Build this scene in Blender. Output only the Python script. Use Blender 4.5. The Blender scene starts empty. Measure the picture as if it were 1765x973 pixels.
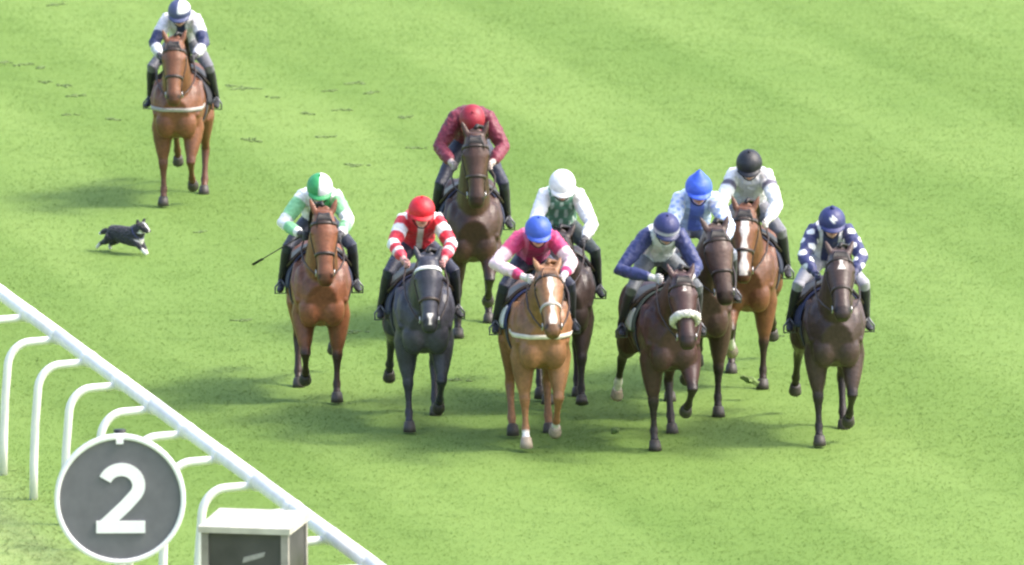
import bpy, bmesh, math, random
import numpy as np
from mathutils import Vector, Matrix, noise as mnoise
from mathutils.bvhtree import BVHTree

SC = bpy.context.scene
COL = SC.collection
R = math.radians

# ------------------------------------------------------------------ camera, world, sun, exposure
CAM_H, PITCH, FPX, W0, H0 = 17.0, R(8.33), 19470.0, 1765.0, 973.0
cam_data = bpy.data.cameras.new('camera')
cam = bpy.data.objects.new('camera', cam_data); COL.objects.link(cam)
cam.location = (0, 0, CAM_H); cam.rotation_euler = (math.pi/2 - PITCH, 0, 0)
cam_data.sensor_width = 36.0; cam_data.lens = 36.0*FPX/W0
cam_data.clip_start = 1.0; cam_data.clip_end = 6000
cam_data.dof.use_dof = True; cam_data.dof.focus_distance = 107.5; cam_data.dof.aperture_fstop = 4.0
SC.camera = cam

SUN_EL, SUN_AZ = R(50), R(98)          # azimuth: 0 = +Y (away from camera), clockwise, 90 = image right
world = bpy.data.worlds.new('World'); SC.world = world; world.use_nodes = True
wn = world.node_tree.nodes; wl = world.node_tree.links
sky = wn.new('ShaderNodeTexSky'); sky.sky_type = 'NISHITA'; sky.sun_disc = False
sky.sun_elevation = SUN_EL; sky.sun_rotation = SUN_AZ
sky.air_density = 1.0; sky.dust_density = 4.0; sky.ozone_density = 1.0
bg = wn['Background']; bg.inputs['Strength'].default_value = 0.15
wl.new(sky.outputs[0], bg.inputs['Color'])
sd = bpy.data.lights.new('sun', 'SUN'); sd.energy = 1.2; sd.angle = R(10); sd.color = (1.0, 0.95, 0.86)
sun = bpy.data.objects.new('sun', sd); COL.objects.link(sun)
_sv = Vector((math.sin(SUN_AZ)*math.cos(SUN_EL), math.cos(SUN_AZ)*math.cos(SUN_EL), math.sin(SUN_EL)))
sun.rotation_euler = _sv.to_track_quat('Z', 'Y').to_euler(); sun.location = (20, 80, 40)
SC.view_settings.view_transform = 'Standard'; SC.view_settings.look = 'None'
SC.view_settings.gamma = 1.0; SC.view_settings.exposure = 1.62
SC.view_settings.use_curve_mapping = False
SC.render.engine = 'CYCLES'; SC.cycles.max_bounces = 6
SC.cycles.pixel_filter_type = 'BLACKMAN_HARRIS'; SC.cycles.filter_width = 2.4

def at(px, py, z=0.0):
    """photo pixel -> point of the place on the level z"""
    xc = (px - W0/2)/FPX; yc = -(py - H0/2)/FPX
    d = Vector((xc, math.cos(PITCH) + yc*math.sin(PITCH), -math.sin(PITCH) + yc*math.cos(PITCH)))
    t = (z - CAM_H)/d.z
    return Vector((0, 0, CAM_H)) + d*t

# ------------------------------------------------------------------ helpers
def V(*a): return np.array(a, float)
def unit(v):
    v = np.asarray(v, float); n = np.linalg.norm(v)
    return v/n if n > 1e-9 else v

class MB:
    """collects shapes, links them as one mesh object"""
    def __init__(self): self.v = []; self.f = []
    def add(self, verts, faces):
        o = len(self.v); self.v.extend([tuple(map(float, p)) for p in verts]); self.f.extend([tuple(i+o for i in f) for f in faces]); return self
    def tube(self, pts, radii, side=(1, 0, 0), n=14, sup=1.0, up=None):
        pts = [np.asarray(p, float) for p in pts]; m = len(pts); rings = []
        for i, p in enumerate(pts):
            t = unit(pts[min(i+1, m-1)] - pts[max(i-1, 0)])
            if i not in (0, m-1): t = unit(unit(pts[i+1]-p) + unit(p-pts[i-1]))
            s = np.asarray(side, float); s = s - t*np.dot(s, t)
            if np.linalg.norm(s) < 1e-3: s = np.cross(t, (0.3, 0.9, 0.1))
            s = unit(s); u = np.cross(s, t)
            r = radii[i]; ra, rb = (r, r) if np.isscalar(r) else r
            ring = []
            for k in range(n):
                a = 2*math.pi*k/n; c, q = math.cos(a), math.sin(a)
                if sup != 1.0:
                    c = math.copysign(abs(c)**sup, c); q = math.copysign(abs(q)**sup, q)
                ring.append(p + s*ra*c + u*rb*q)
            rings.append(ring)
        vs = [q for r_ in rings for q in r_]; fs = []
        for i in range(m-1):
            for k in range(n):
                fs.append((i*n+k, i*n+(k+1) % n, (i+1)*n+(k+1) % n, (i+1)*n+k))
        fs.append(tuple(range(n-1, -1, -1))); fs.append(tuple((m-1)*n+k for k in range(n)))
        return self.add(vs, fs)
    def ball(self, c, r, axes=None, nu=14, nv=9):
        c = np.asarray(c, float); r = (r, r, r) if np.isscalar(r) else r
        A = np.eye(3) if axes is None else np.array([unit(a) for a in axes])
        vs = []; fs = []
        for j in range(nv):
            th = math.pi*(j+0.5)/nv
            for i in range(nu):
                ph = 2*math.pi*i/nu
                l = V(r[0]*math.sin(th)*math.cos(ph), r[1]*math.sin(th)*math.sin(ph), r[2]*math.cos(th))
                vs.append(c + l @ A)
        for j in range(nv-1):
            for i in range(nu):
                fs.append((j*nu+i, (j+1)*nu+i, (j+1)*nu+(i+1) % nu, j*nu+(i+1) % nu))
        fs.append(tuple(range(nu))); fs.append(tuple((nv-1)*nu+i for i in range(nu-1, -1, -1)))
        return self.add(vs, fs)
    def box(self, lo, hi):
        x0, y0, z0 = lo; x1, y1, z1 = hi
        return self.add([(x0,y0,z0),(x1,y0,z0),(x1,y1,z0),(x0,y1,z0),(x0,y0,z1),(x1,y0,z1),(x1,y1,z1),(x0,y1,z1)],
                        [(0,3,2,1),(4,5,6,7),(0,1,5,4),(1,2,6,5),(2,3,7,6),(3,0,4,7)])
    def slab(self, grid, thick, normals):
        """a draped sheet: grid[i][j] points with outward normals"""
        n = len(grid); m = len(grid[0]); vs = []
        for i in range(n):
            for j in range(m): vs.append(np.asarray(grid[i][j]) + np.asarray(normals[i][j])*thick)
        for i in range(n):
            for j in range(m): vs.append(np.asarray(grid[i][j]))
        N = n*m; fs = []
        for i in range(n-1):
            for j in range(m-1):
                a, b, c, d = i*m+j, i*m+j+1, (i+1)*m+j+1, (i+1)*m+j
                fs.append((a, b, c, d)); fs.append((N+d, N+c, N+b, N+a))
        per = [(0, j) for j in range(m)] + [(i, m-1) for i in range(1, n)] + [(n-1, j) for j in range(m-2, -1, -1)] + [(i, 0) for i in range(n-2, 0, -1)]
        for k in range(len(per)):
            a = per[k]; b = per[(k+1) % len(per)]
            ia, ib = a[0]*m+a[1], b[0]*m+b[1]
            fs.append((ib, ia, N+ia, N+ib))
        return self.add(vs, fs)
    def mesh(self, name):
        me = bpy.data.meshes.new(name); me.from_pydata(self.v, [], self.f)
        bm = bmesh.new(); bm.from_mesh(me); bmesh.ops.recalc_face_normals(bm, faces=bm.faces); bm.to_mesh(me); bm.free()
        return me
    def build(self, name, m, parent=None, smooth=True, bevel=0):
        me = self.mesh(name)
        if smooth: me.shade_smooth()
        return link(name, me, m, parent)

def link(name, me, m, parent=None):
    o = bpy.data.objects.new(name, me); COL.objects.link(o)
    if m is not None: me.materials.append(m)
    if parent is not None: o.parent = parent
    return o

def tag(o, label=None, cat=None, group=None, kind=None):
    if label: o['label'] = label
    if cat: o['category'] = cat
    if group: o['group'] = group
    if kind: o['kind'] = kind
    return o

def empty(name, loc, rz=0.0, s=1.0):
    o = bpy.data.objects.new(name, None); COL.objects.link(o)
    o.location = loc; o.rotation_euler = (0, 0, rz); o.scale = (s, s, s); o.empty_display_size = 0.2
    return o

def fuse(mb, voxel, smooth_it=6, factor=0.5):
    """one continuous skin over the overlapping shapes"""
    me = mb.mesh('tmp'); o = bpy.data.objects.new('tmp', me); COL.objects.link(o)
    r = o.modifiers.new('r', 'REMESH'); r.mode = 'VOXEL'; r.voxel_size = voxel
    s = o.modifiers.new('s', 'SMOOTH'); s.factor = factor; s.iterations = smooth_it
    dg = bpy.context.evaluated_depsgraph_get(); dg.update()
    out = bpy.data.meshes.new_from_object(o.evaluated_get(dg))
    bpy.data.objects.remove(o); bpy.data.meshes.remove(me)
    out.shade_smooth()
    return out

def verts_np(me):
    a = np.empty(len(me.vertices)*3); me.vertices.foreach_get('co', a); return a.reshape(-1, 3)

def set_cols(me, C):
    at_ = me.color_attributes.new('Col', 'FLOAT_COLOR', 'POINT')
    a = np.ones((len(C), 4)); a[:, :3] = C; at_.data.foreach_set('color', a.ravel())

def nearest(P, parts):
    """index of the nearest limb (distance relative to its girth) and how far along it (in stations)"""
    best = np.full(len(P), 1e9); idx = np.zeros(len(P), int); par = np.zeros(len(P))
    for pi, (pts, rad) in enumerate(parts):
        for k in range(len(pts)-1):
            a = np.asarray(pts[k], float); b = np.asarray(pts[k+1], float); ab = b-a
            t = np.clip(((P-a) @ ab)/max(ab @ ab, 1e-9), 0, 1)
            ra = np.mean(rad[k]); rb = np.mean(rad[k+1])
            d = np.linalg.norm(P-(a+t[:, None]*ab), axis=1)/(ra+(rb-ra)*t)
            m = d < best
            best[m] = d[m]; idx[m] = pi; par[m] = k+t[m]
    return idx, par

def sstep(x, a, b):
    t = np.clip((x-a)/(b-a), 0, 1); return t*t*(3-2*t)

def lerpc(C, col, w):
    return C*(1-w[:, None]) + np.array(col)*w[:, None]

# ------------------------------------------------------------------ materials
_M = {}
def mat(name, color=(.5, .5, .5), rough=.6, metal=0.0, noise=0.12, scale=30, bump=0.0, spec=.5, attr=False, sheen=0.0, coat=0.0):
    if name in _M: return _M[name]
    m = bpy.data.materials.new(name); m.use_nodes = True; nt = m.node_tree; n = nt.nodes; l = nt.links
    b = n['Principled BSDF']; b.inputs['Roughness'].default_value = rough; b.inputs['Metallic'].default_value = metal
    b.inputs['Specular IOR Level'].default_value = spec; b.inputs['Sheen Weight'].default_value = sheen
    b.inputs['Coat Weight'].default_value = coat
    tc = n.new('ShaderNodeTexCoord'); nz = n.new('ShaderNodeTexNoise'); nz.inputs['Scale'].default_value = scale
    nz.inputs['Detail'].default_value = 4; l.new(tc.outputs['Object'], nz.inputs['Vector'])
    mp = n.new('ShaderNodeMapRange'); mp.inputs['From Min'].default_value = .3; mp.inputs['From Max'].default_value = .7
    mp.inputs['To Min'].default_value = 1-noise; mp.inputs['To Max'].default_value = 1+noise
    l.new(nz.outputs['Fac'], mp.inputs['Value'])
    mx = n.new('ShaderNodeMix'); mx.data_type = 'RGBA'; mx.blend_type = 'MULTIPLY'; mx.inputs['Factor'].default_value = 1
    if attr:
        a = n.new('ShaderNodeVertexColor'); a.layer_name = 'Col'; l.new(a.outputs['Color'], mx.inputs['A'])
    else: mx.inputs['A'].default_value = (*color, 1)
    l.new(mp.outputs['Result'], mx.inputs['B']); l.new(mx.outputs['Result'], b.inputs['Base Color'])
    if bump > 0:
        bp = n.new('ShaderNodeBump'); bp.inputs['Strength'].default_value = bump; bp.inputs['Distance'].default_value = .02
        l.new(nz.outputs['Fac'], bp.inputs['Height']); l.new(bp.outputs['Normal'], b.inputs['Normal'])
    _M[name] = m
    return m

COAT = mat('horse coat', attr=True, rough=.43, noise=.18, scale=30, bump=.2, sheen=0, spec=.4)
SILK = mat('jockey clothing', attr=True, rough=.55, noise=.06, scale=9, bump=.45, sheen=.1)
CAPM = mat('helmet cover', attr=True, rough=.5, noise=.08, scale=15, bump=.45)
LEATHER = mat('dark leather', (.035, .022, .016), .45, noise=.2, scale=40)
BLACK = mat('black rubber', (.012, .012, .014), .5)
GLASSY = mat('dark lens', (.01, .012, .02), .12)
EYE = mat('dark eye', (.008, .005, .004), .08)
WHITEP = mat('white plastic', (.76, .755, .70), .45, noise=.09, scale=5)
DSTEEL = mat('dull steel', (.16, .16, .17), .45, metal=.8)
STEEL = mat('steel', (.6, .6, .6), .3, metal=1)
def hairm(c): return mat('hair %.3f %.3f %.3f' % c, c, .5, noise=.25, scale=25)
def clothm(c): return mat('cloth %.3f %.3f %.3f' % c, c, .75, noise=.12, scale=18, bump=.2)

# ------------------------------------------------------------------ the turf
RAIL_A, RAIL_B = at(0, 503, 1.3), at(640, 972, 1.3)
RD = (RAIL_B-RAIL_A); RD.z = 0; RD.normalize()              # the way the course runs, towards the camera
RN = Vector((RD.y, -RD.x, 0)).normalized()                   # away from the course, to the left of the picture
if RN.x > 0: RN = -RN
TRACK_YAW = math.atan2(RD.x, -RD.y)

def turf_material():
    m = bpy.data.materials.new('turf'); m.use_nodes = True; nt = m.node_tree; n = nt.nodes; l = nt.links
    b = n['Principled BSDF']; b.inputs['Roughness'].default_value = .9; b.inputs['Specular IOR Level'].default_value = .15
    g = n.new('ShaderNodeNewGeometry')
    mp = n.new('ShaderNodeMapping'); mp.inputs['Rotation'].default_value = (0, 0, -TRACK_YAW)
    l.new(g.outputs['Position'], mp.inputs['Vector'])
    def noise(scale, det, vec, rough=.55):
        q = n.new('ShaderNodeTexNoise'); q.inputs['Scale'].default_value = scale; q.inputs['Detail'].default_value = det
        q.inputs['Roughness'].default_value = rough; l.new(vec, q.inputs['Vector']); return q.outputs['Fac']
    def ramp(v, p0, c0, p1, c1):
        r = n.new('ShaderNodeValToRGB'); r.color_ramp.elements[0].position = p0; r.color_ramp.elements[0].color = (*c0, 1)
        r.color_ramp.elements[1].position = p1; r.color_ramp.elements[1].color = (*c1, 1); l.new(v, r.inputs['Fac']); return r.outputs['Color']
    def mix(a, b_, f=None, mode='MIX', fv=1.0):
        x = n.new('ShaderNodeMix'); x.data_type = 'RGBA'; x.blend_type = mode; x.inputs['Factor'].default_value = fv
        if f is not None: l.new(f, x.inputs['Factor'])
        l.new(a, x.inputs['A']); l.new(b_, x.inputs['B']); return x.outputs['Result']
    # long patches drawn out along the course
    st = n.new('ShaderNodeMapping'); st.inputs['Scale'].default_value = (1.0, .22, 1); l.new(mp.outputs['Vector'], st.inputs['Vector'])
    base = ramp(noise(.55, 5, st.outputs['Vector']), .3, TURF_A, .7, TURF_B)
    # mown bands
    wv = n.new('ShaderNodeTexWave'); wv.wave_type = 'BANDS'; wv.bands_direction = 'X'; wv.inputs['Scale'].default_value = .085
    wv.inputs['Distortion'].default_value = 1.2; wv.inputs['Detail'].default_value = 2; wv.inputs['Detail Scale'].default_value = .6
    l.new(mp.outputs['Vector'], wv.inputs['Vector'])
    band = ramp(wv.outputs['Fac'], .36, (.91, .93, .87), .64, (1.07, 1.05, 1.08))
    c = mix(base, band, mode='MULTIPLY')
    # worn cross marks
    cs = n.new('ShaderNodeMapping'); cs.inputs['Scale'].default_value = (1.2, 1.5, 1); l.new(g.outputs['Position'], cs.inputs['Vector'])
    marks = ramp(noise(1.6, 4, cs.outputs['Vector'], .6), .34, (.84, .86, .82), .50, (1, 1, 1))
    c = mix(c, marks, mode='MULTIPLY', fv=.7)
    fine = ramp(noise(22, 5, g.outputs['Position'], .7), .25, (.9, .91, .88), .75, (1.08, 1.07, 1.06))
    c = mix(c, fine, mode='MULTIPLY', fv=.8)
    # dry straw-coloured grass on the inside of the rail
    dt = n.new('ShaderNodeVectorMath'); dt.operation = 'DOT_PRODUCT'; dt.inputs[1].default_value = RN
    l.new(g.outputs['Position'], dt.inputs[0])
    d0 = RN.dot(RAIL_A)
    ad = n.new('ShaderNodeMath'); ad.operation = 'MULTIPLY_ADD'; ad.inputs[1].default_value = .9
    l.new(noise(.9, 4, st.outputs['Vector']), ad.inputs[0]); l.new(dt.outputs['Value'], ad.inputs[2])
    mr = n.new('ShaderNodeMapRange'); mr.inputs['From Min'].default_value = d0+.75; mr.inputs['From Max'].default_value = d0+1.35
    l.new(ad.outputs[0], mr.inputs['Value'])
    dry = ramp(noise(6, 5, g.outputs['Position'], .7), .3, (.18, .265, .08), .7, (.27, .34, .12))
    c = mix(c, dry, f=mr.outputs['Result'])
    l.new(c, b.inputs['Base Color'])
    bp = n.new('ShaderNodeBump'); bp.inputs['Strength'].default_value = .15; bp.inputs['Distance'].default_value = .03
    l.new(noise(30, 4, g.outputs['Position'], .7), bp.inputs['Height']); l.new(bp.outputs['Normal'], b.inputs['Normal'])
    return m
TURF_A, TURF_B = (.124, .208, .044), (.162, .250, .061)
TURF = turf_material()
gm = MB(); N = 40
gx = [-1500, -300, -60] + list(np.linspace(-20, 20, 21)) + [60, 300, 1500]
gy = [-300, 0, 60] + list(np.linspace(80, 170, 31)) + [230, 500, 3000]
gv = [(x, y, 0) for y in gy for x in gx]
gf = [(j*len(gx)+i, j*len(gx)+i+1, (j+1)*len(gx)+i+1, (j+1)*len(gx)+i) for j in range(len(gy)-1) for i in range(len(gx)-1)]
tag(gm.add(gv, gf).build('ground', TURF), kind='structure')

def grass_blades():
    rng = np.random.default_rng(5); n = 560000
    y = 84 + 66*rng.random(n); hw = (y*.0465+1.6); x = (rng.random(n)*2-1)*hw
    keep = np.ones(n, bool)
    cl = (np.sin(x*1.7+np.sin(y*.8)*2)*np.sin(y*.9+x*.35)+1)/2
    h = .008+.009*rng.random(n)+.004*cl
    inside = (x*RN.x+y*RN.y) > RN.dot(RAIL_A)+.25
    h[inside] *= 1.0+1.6*rng.random(inside.sum())
    a = rng.random(n)*math.tau; w = .003+.0035*rng.random(n); la = rng.random(n)*math.tau; le = h*(1.3+1.6*rng.random(n))
    P = np.empty((n, 3, 3))
    P[:, 0] = np.stack([x-np.cos(a)*w, y-np.sin(a)*w, np.full(n, -.002)], 1)
    P[:, 1] = np.stack([x+np.cos(a)*w, y+np.sin(a)*w, np.full(n, -.002)], 1)
    P[:, 2] = np.stack([x+np.cos(la)*le, y+np.sin(la)*le, h], 1)
    me = bpy.data.meshes.new('grass')
    me.vertices.add(n*3); me.loops.add(n*3); me.polygons.add(n)
    me.vertices.foreach_set('co', P.ravel()); me.loops.foreach_set('vertex_index', np.arange(n*3, dtype=np.int32))
    me.polygons.foreach_set('loop_start', np.arange(0, n*3, 3, dtype=np.int32))
    me.update(calc_edges=True)
    m = TURF.copy(); m.name = 'grass blades'; nt = m.node_tree
    b = nt.nodes['Principled BSDF']
    for lk in list(nt.links):
        if lk.to_socket == b.inputs['Normal']: nt.links.remove(lk)
    ge = nt.nodes.new('ShaderNodeNewGeometry'); mn = nt.nodes.new('ShaderNodeMix'); mn.data_type = 'VECTOR'; mn.inputs['Factor'].default_value = .8
    nt.links.new(ge.outputs['Normal'], mn.inputs[4]); mn.inputs[5].default_value = (0, 0, 1); nt.links.new(mn.outputs[1], b.inputs['Normal'])
    tr = nt.nodes.new('ShaderNodeBsdfTranslucent'); ms = nt.nodes.new('ShaderNodeMixShader'); ms.inputs[0].default_value = .06
    src = [lk.from_socket for lk in nt.links if lk.to_socket == b.inputs['Base Color']][0]
    nt.links.new(src, tr.inputs['Color'])
    nt.links.new(b.outputs[0], ms.inputs[1]); nt.links.new(tr.outputs[0], ms.inputs[2])
    nt.links.new(ms.outputs[0], nt.nodes['Material Output'].inputs['Surface'])
    o = link('grass', me, m)
    tag(o, 'short bright green turf covering the racecourse', 'grass', kind='stuff')
grass_blades()

# ------------------------------------------------------------------ running rail
def running_rail():
    z = 1.3; org = RAIL_A.copy(); org.z = 0
    root = empty('running_rail', org)
    tag(root, 'white plastic running rail on curved goose-neck posts along the course', 'rail')
    L = (RAIL_B-RAIL_A).length; SP = 1.43
    t0 = (at(112, 582, 1.27)-RAIL_A).dot(RD)
    def P(t, off, h): q = RD*t + RN*off; return (q.x, q.y, h)
    k0, k1 = -6, 15
    pm = MB()
    pts = [(0.53, 0.0), (.525, .35), (.51, .7), (.485, 1.0)]
    for i in range(1, 8):
        a = i/8*math.pi/2; pts.append((.485-.22*(1-math.cos(a)), 1.0+.245*math.sin(a)))
    pts += [(.255, 1.245), (.12, 1.25), (0.03, 1.255)]
    pm.tube([P(0, o, h-(.05 if k == 0 else 0)) for k, (o, h) in enumerate(pts)], [.039]*len(pts), side=RD, n=12)
    pme = pm.mesh('post'); pme.shade_smooth(); pme.materials.append(WHITEP)
    cm = MB(); cm.tube([P(-.07, 0, z-.012), P(.07, 0, z-.012)], [(.081, .072)]*2, side=RN, n=16, sup=.85)
    cme = cm.mesh('clamp'); cme.materials.append(WHITEP)
    for k in range(k0, k1):
        t = t0+k*SP
        o = bpy.data.objects.new('post', pme); COL.objects.link(o); o.parent = root; o.location = RD*t
        c = bpy.data.objects.new('clamp', cme); COL.objects.link(c); c.parent = o
        if k % 3 == 0 and k+3 <= k1:
            rm = MB(); e = SP*3-.006
            rm.tube([P(t, 0, z), P(t+e/2, 0, z-.004), P(t+e, 0, z)], [(.071, .062)]*3, side=RN, n=18, sup=.85)
            rm.build('rail_length', WHITEP, root)
running_rail()

# ------------------------------------------------------------------ furlong marker
def furlong_marker():
    ctr = at(207, 860, 1.95); base = Vector((ctr.x, ctr.y, 0)); r = 113/FPX*(ctr-Vector((0, 0, CAM_H))).length
    root = empty('furlong_marker', base, 0.035); cz = 1.95
    tag(root, 'round dark grey distance marker with a white rim and white numeral 2', 'marker sign')
    GREYD = mat('marker grey', (.125, .123, .135), .6, noise=.10, scale=9, bump=.06)
    WP = mat('marker white', (.78, .78, .77), .5, noise=.04, scale=12)
    m = MB(); n = 64
    def ring(rr, y): return [(rr*math.cos(math.tau*k/n), y, cz+rr*math.sin(math.tau*k/n)) for k in range(n)]
    m.add(ring(r*.985, 0)+ring(r*.985, .05), [tuple(range(n-1, -1, -1)), tuple(range(n, 2*n))] + [(k, (k+1) % n, n+(k+1) % n, n+k) for k in range(n)])
    disc = m.build('disc', GREYD, root, smooth=False)
    m = MB(); sec = [(.925, -.004), (.925, -.016), (.94, -.022), (.985, -.022), (1.0, -.016), (1.0, .056), (.986, .056)]
    vs = []; fs = []
    for rr, y in sec: vs += ring(r*rr, y)
    for j in range(len(sec)-1):
        for k in range(n): fs.append((j*n+k, j*n+(k+1) % n, (j+1)*n+(k+1) % n, (j+1)*n+k))
    m.add(vs, fs).build('rim', WP, root)
    # numeral
    cl = []
    for i in range(19):
        a = R(158)-i/18*R(158+42)
        cl.append((.04*r*0+.265*r*math.cos(a)+.02*r, .215*r+.245*r*math.sin(a)))
    cl += [(.08*r, -.10*r), (-.10*r, -.27*r), (-.255*r, -.415*r)]
    def ribbon(line, w):
        vs = []; fs = []; k = len(line)
        for y in (-.014, .0):
            for sgn in (1, -1):
                for i, p in enumerate(line):
                    a = line[max(i-1, 0)]; b = line[min(i+1, k-1)]; tx, tz = b[0]-a[0], b[1]-a[1]; q = math.hypot(tx, tz)
                    vs.append((p[0]-tz/q*w*sgn, y, cz+p[1]+tx/q*w*sgn))
        for i in range(k-1):
            fs += [(i, i+1, k+i+1, k+i), (2*k+i, 3*k+i, 3*k+i+1, 2*k+i+1), (i, 2*k+i, 2*k+i+1, i+1), (k+i, k+i+1, 3*k+i+1, 3*k+i)]
        fs += [(0, k, 3*k, 2*k), (k-1, 3*k-1, 4*k-1, 2*k-1)]
        return vs, fs
    m = MB(); m.add(*ribbon(cl, .098*r)); m.box((-.365*r, -.0165, cz-.52*r), (.38*r, 0, cz-.335*r))
    num = m.build('numeral', WP, disc, smooth=False)
    m = MB(); m.tube([(0, .1, -.1), (0, .1, cz+r*1.01)], [.045, .045], n=16); m.build('post', WHITEP, root)
    m = MB(); m.tube([(0, .1, cz+r*1.01), (0, .1, cz+r*1.045)], [.052, .05], n=16); m.build('post_cap', BLACK, root)
    m = MB(); m.box((-.03, -.03, cz+r*.86), (.03, -.012, cz+r*.93)); m.build('bracket', WP, root, smooth=False)
furlong_marker()

# ------------------------------------------------------------------ cabinet beside the rail
def cabinet():
    H = 1.6; f = at(437, 908, H); root = empty('equipment_cabinet', (f.x, f.y+.36, 0), R(-11))
    tag(root, 'dark grey cabinet with cream frame and lid standing beside the rail', 'cabinet')
    CR = mat('cream paint', (.46, .44, .37), .55, noise=.14, scale=7); GR = mat('greige paint', (.27, .25, .22), .6, noise=.2, scale=9); DK = mat('dark grey panel', (.052, .05, .046), .55, noise=.25, scale=5, bump=.05)
    w, d = .335, .36
    for sx in (-1, 1):
        for sy in (-1, 1):
            m = MB(); m.box((sx*w-.03, sy*d-.03, 0), (sx*w+.03, sy*d+.03, H-.05)); m.build('corner_post', GR, root, smooth=False)
    for nm, lo, hi in (('front_panel', (-w+.03, -d-.012, .08), (w-.03, -d+.006, H-.05)), ('back_panel', (-w+.03, d-.006, .08), (w-.03, d+.012, H-.05)),
                       ('side_panel', (-w-.012, -d+.03, .08), (-w+.006, d-.03, H-.05)), ('side_panel', (w-.006, -d+.03, .08), (w+.012, d-.03, H-.05))):
        m = MB(); m.box(lo, hi); p = m.build(nm, DK, root, smooth=False)
        if nm == 'front_panel':
            m = MB(); vs = []
            for y in (-d-.018, -d-.0125):
                vs += [(-.02, y, H-.30), (.16, y, H-.24), (.17, y, H-.20), (-.01, y, H-.25)]
            m.add(vs, [(0, 1, 2, 3), (7, 6, 5, 4), (0, 4, 5, 1), (1, 5, 6, 2), (2, 6, 7, 3), (3, 7, 4, 0)]); m.build('plate', mat('worn plate', (.3, .29, .27), .5), p, smooth=False)
    m = MB(); x, y = w+.05, d+.05
    m.add([(-x, -y, H-.05), (x, -y, H-.05), (x, y, H-.05), (-x, y, H-.05), (-x, -y, H), (x, -y, H), (x, y, H+.02), (-x, y, H+.02)],
          [(0,3,2,1),(4,5,6,7),(0,1,5,4),(1,2,6,5),(2,3,7,6),(3,0,4,7)])
    lid = m.build('lid', CR, root, smooth=False)
cabinet()

# ------------------------------------------------------------------ horses
TORSO = [(.95, 1.20, .07, .12), (.88, 1.23, .17, .21), (.74, 1.26, .245, .28), (.56, 1.275, .275, .30), (.34, 1.25, .275, .29), (.10, 1.215, .29, .325),
         (-.15, 1.20, .29, .36), (-.38, 1.205, .27, .39), (-.58, 1.18, .25, .37), (-.74, 1.14, .215, .30), (-.85, 1.12, .14, .19)]

def leg_dir(a, splay=0.0):
    return V(splay, -math.sin(R(a)), -math.cos(R(a)))

def front_leg(s, ang):
    sh, a1, a2, a3 = ang                        # shoulder swing, forearm, cannon, pastern: degrees forward of straight down
    sp = unit(leg_dir(a1, -.03*s))
    top = V(.13*s, -.60, 1.22); elbow = V(.16*s, -.53-.16*math.sin(R(sh)), .94+.10*abs(math.sin(R(sh))))
    knee = elbow + sp*.42; d2 = leg_dir(a2, -.02*s); fet = knee + unit(d2)*.285
    d3 = unit(leg_dir(a3)); cor = fet + d3*.10
    pts = [top, elbow, elbow+sp*.14, elbow+sp*.28, elbow+sp*.36, knee, knee+unit(d2)*.07, knee+unit(d2)*.16, knee+unit(d2)*.235, fet, fet+d3*.055, cor]
    rad = [(.10, .18), (.115, .145), (.098, .115), (.072, .082), (.052, .058), (.053, .056), (.037, .042), (.029, .036), (.031, .038), (.041, .045), (.033, .036), (.042, .046)]
    return pts, rad, cor, d3

def hind_leg(s, ang):
    th, a1, a2, a3 = ang
    hip = V(.13*s, .58, 1.30); stifle = hip + unit(leg_dir(th, .12*s))*.40
    sp = unit(leg_dir(a1)); hock = stifle + sp*.44; d2 = unit(leg_dir(a2)); fet = hock + d2*.36
    d3 = unit(leg_dir(a3)); cor = fet + d3*.10
    pts = [hip, hip+(stifle-hip)*.5, stifle, stifle+sp*.15, stifle+sp*.29, stifle+sp*.38, hock, hock+d2*.08, hock+d2*.2, hock+d2*.30, fet, fet+d3*.055, cor]
    rad = [(.12, .22), (.13, .21), (.115, .16), (.085, .115), (.055, .07), (.043, .058), (.048, .062), (.04, .048), (.032, .039), (.034, .041), (.044, .048), (.034, .038), (.043, .047)]
    return pts, rad, cor, d3

def hoof_mesh(cor, d, ground):
    m = MB(); ax = unit(d*.6+V(0, 0, -1)*.4) if ground else d
    fwd = unit(np.cross((1, 0, 0), ax)*-1.0)
    if fwd[1] > 0 and ground: fwd = -fwd
    rings = []; n = 14
    for q, r in ((-.012, .043), (.0, .05), (.045, .057), (.075, .063)):
        c = cor + ax*q + fwd*(.012+q*.25)
        rings.append([c + V(1, 0, 0)*r*.95*math.cos(math.tau*k/n) + fwd*r*1.12*math.sin(math.tau*k/n) for k in range(n)])
    if ground:
        zb = min(p[2] for p in rings[-1]); rings[-1] = [V(p[0], p[1], zb) for p in rings[-1]]
    vs = [p for r in rings for p in r]
    fs = [(j*n+k, j*n+(k+1) % n, (j+1)*n+(k+1) % n, (j+1)*n+k) for j in range(3) for k in range(n)] + [tuple(range(n)), tuple(3*n+k for k in range(n))]
    return m.add(vs, fs)

def ring_on(bvh, c, a, b, angs, fallback=.1):
    """points of the skin met by rays from c, with the direction of each ray"""
    out = []
    for g in angs:
        d = unit(a*math.cos(g)+b*math.sin(g))
        hit = bvh.ray_cast(Vector(c), Vector(d), 1.0)
        out.append((np.array(hit[0]) if hit[0] is not None else c+d*fallback, d))
    return out

def strap(bvh, c, a, b, g0, g1, n, wdir, width, thick=.008, name='strap', m=None, parent=None, lift=.002):
    cs = [g0+(g1-g0)*i/(n-1) for i in range(n)]
    rows = []; nr = []
    for off in (-width/2, 0, width/2):
        r = ring_on(bvh, c+wdir*off, a, b, cs)
        rows.append([p+d*lift for p, d in r]); nr.append([d for p, d in r])
    return MB().slab(rows, thick, nr).build(name, m, parent)

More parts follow.
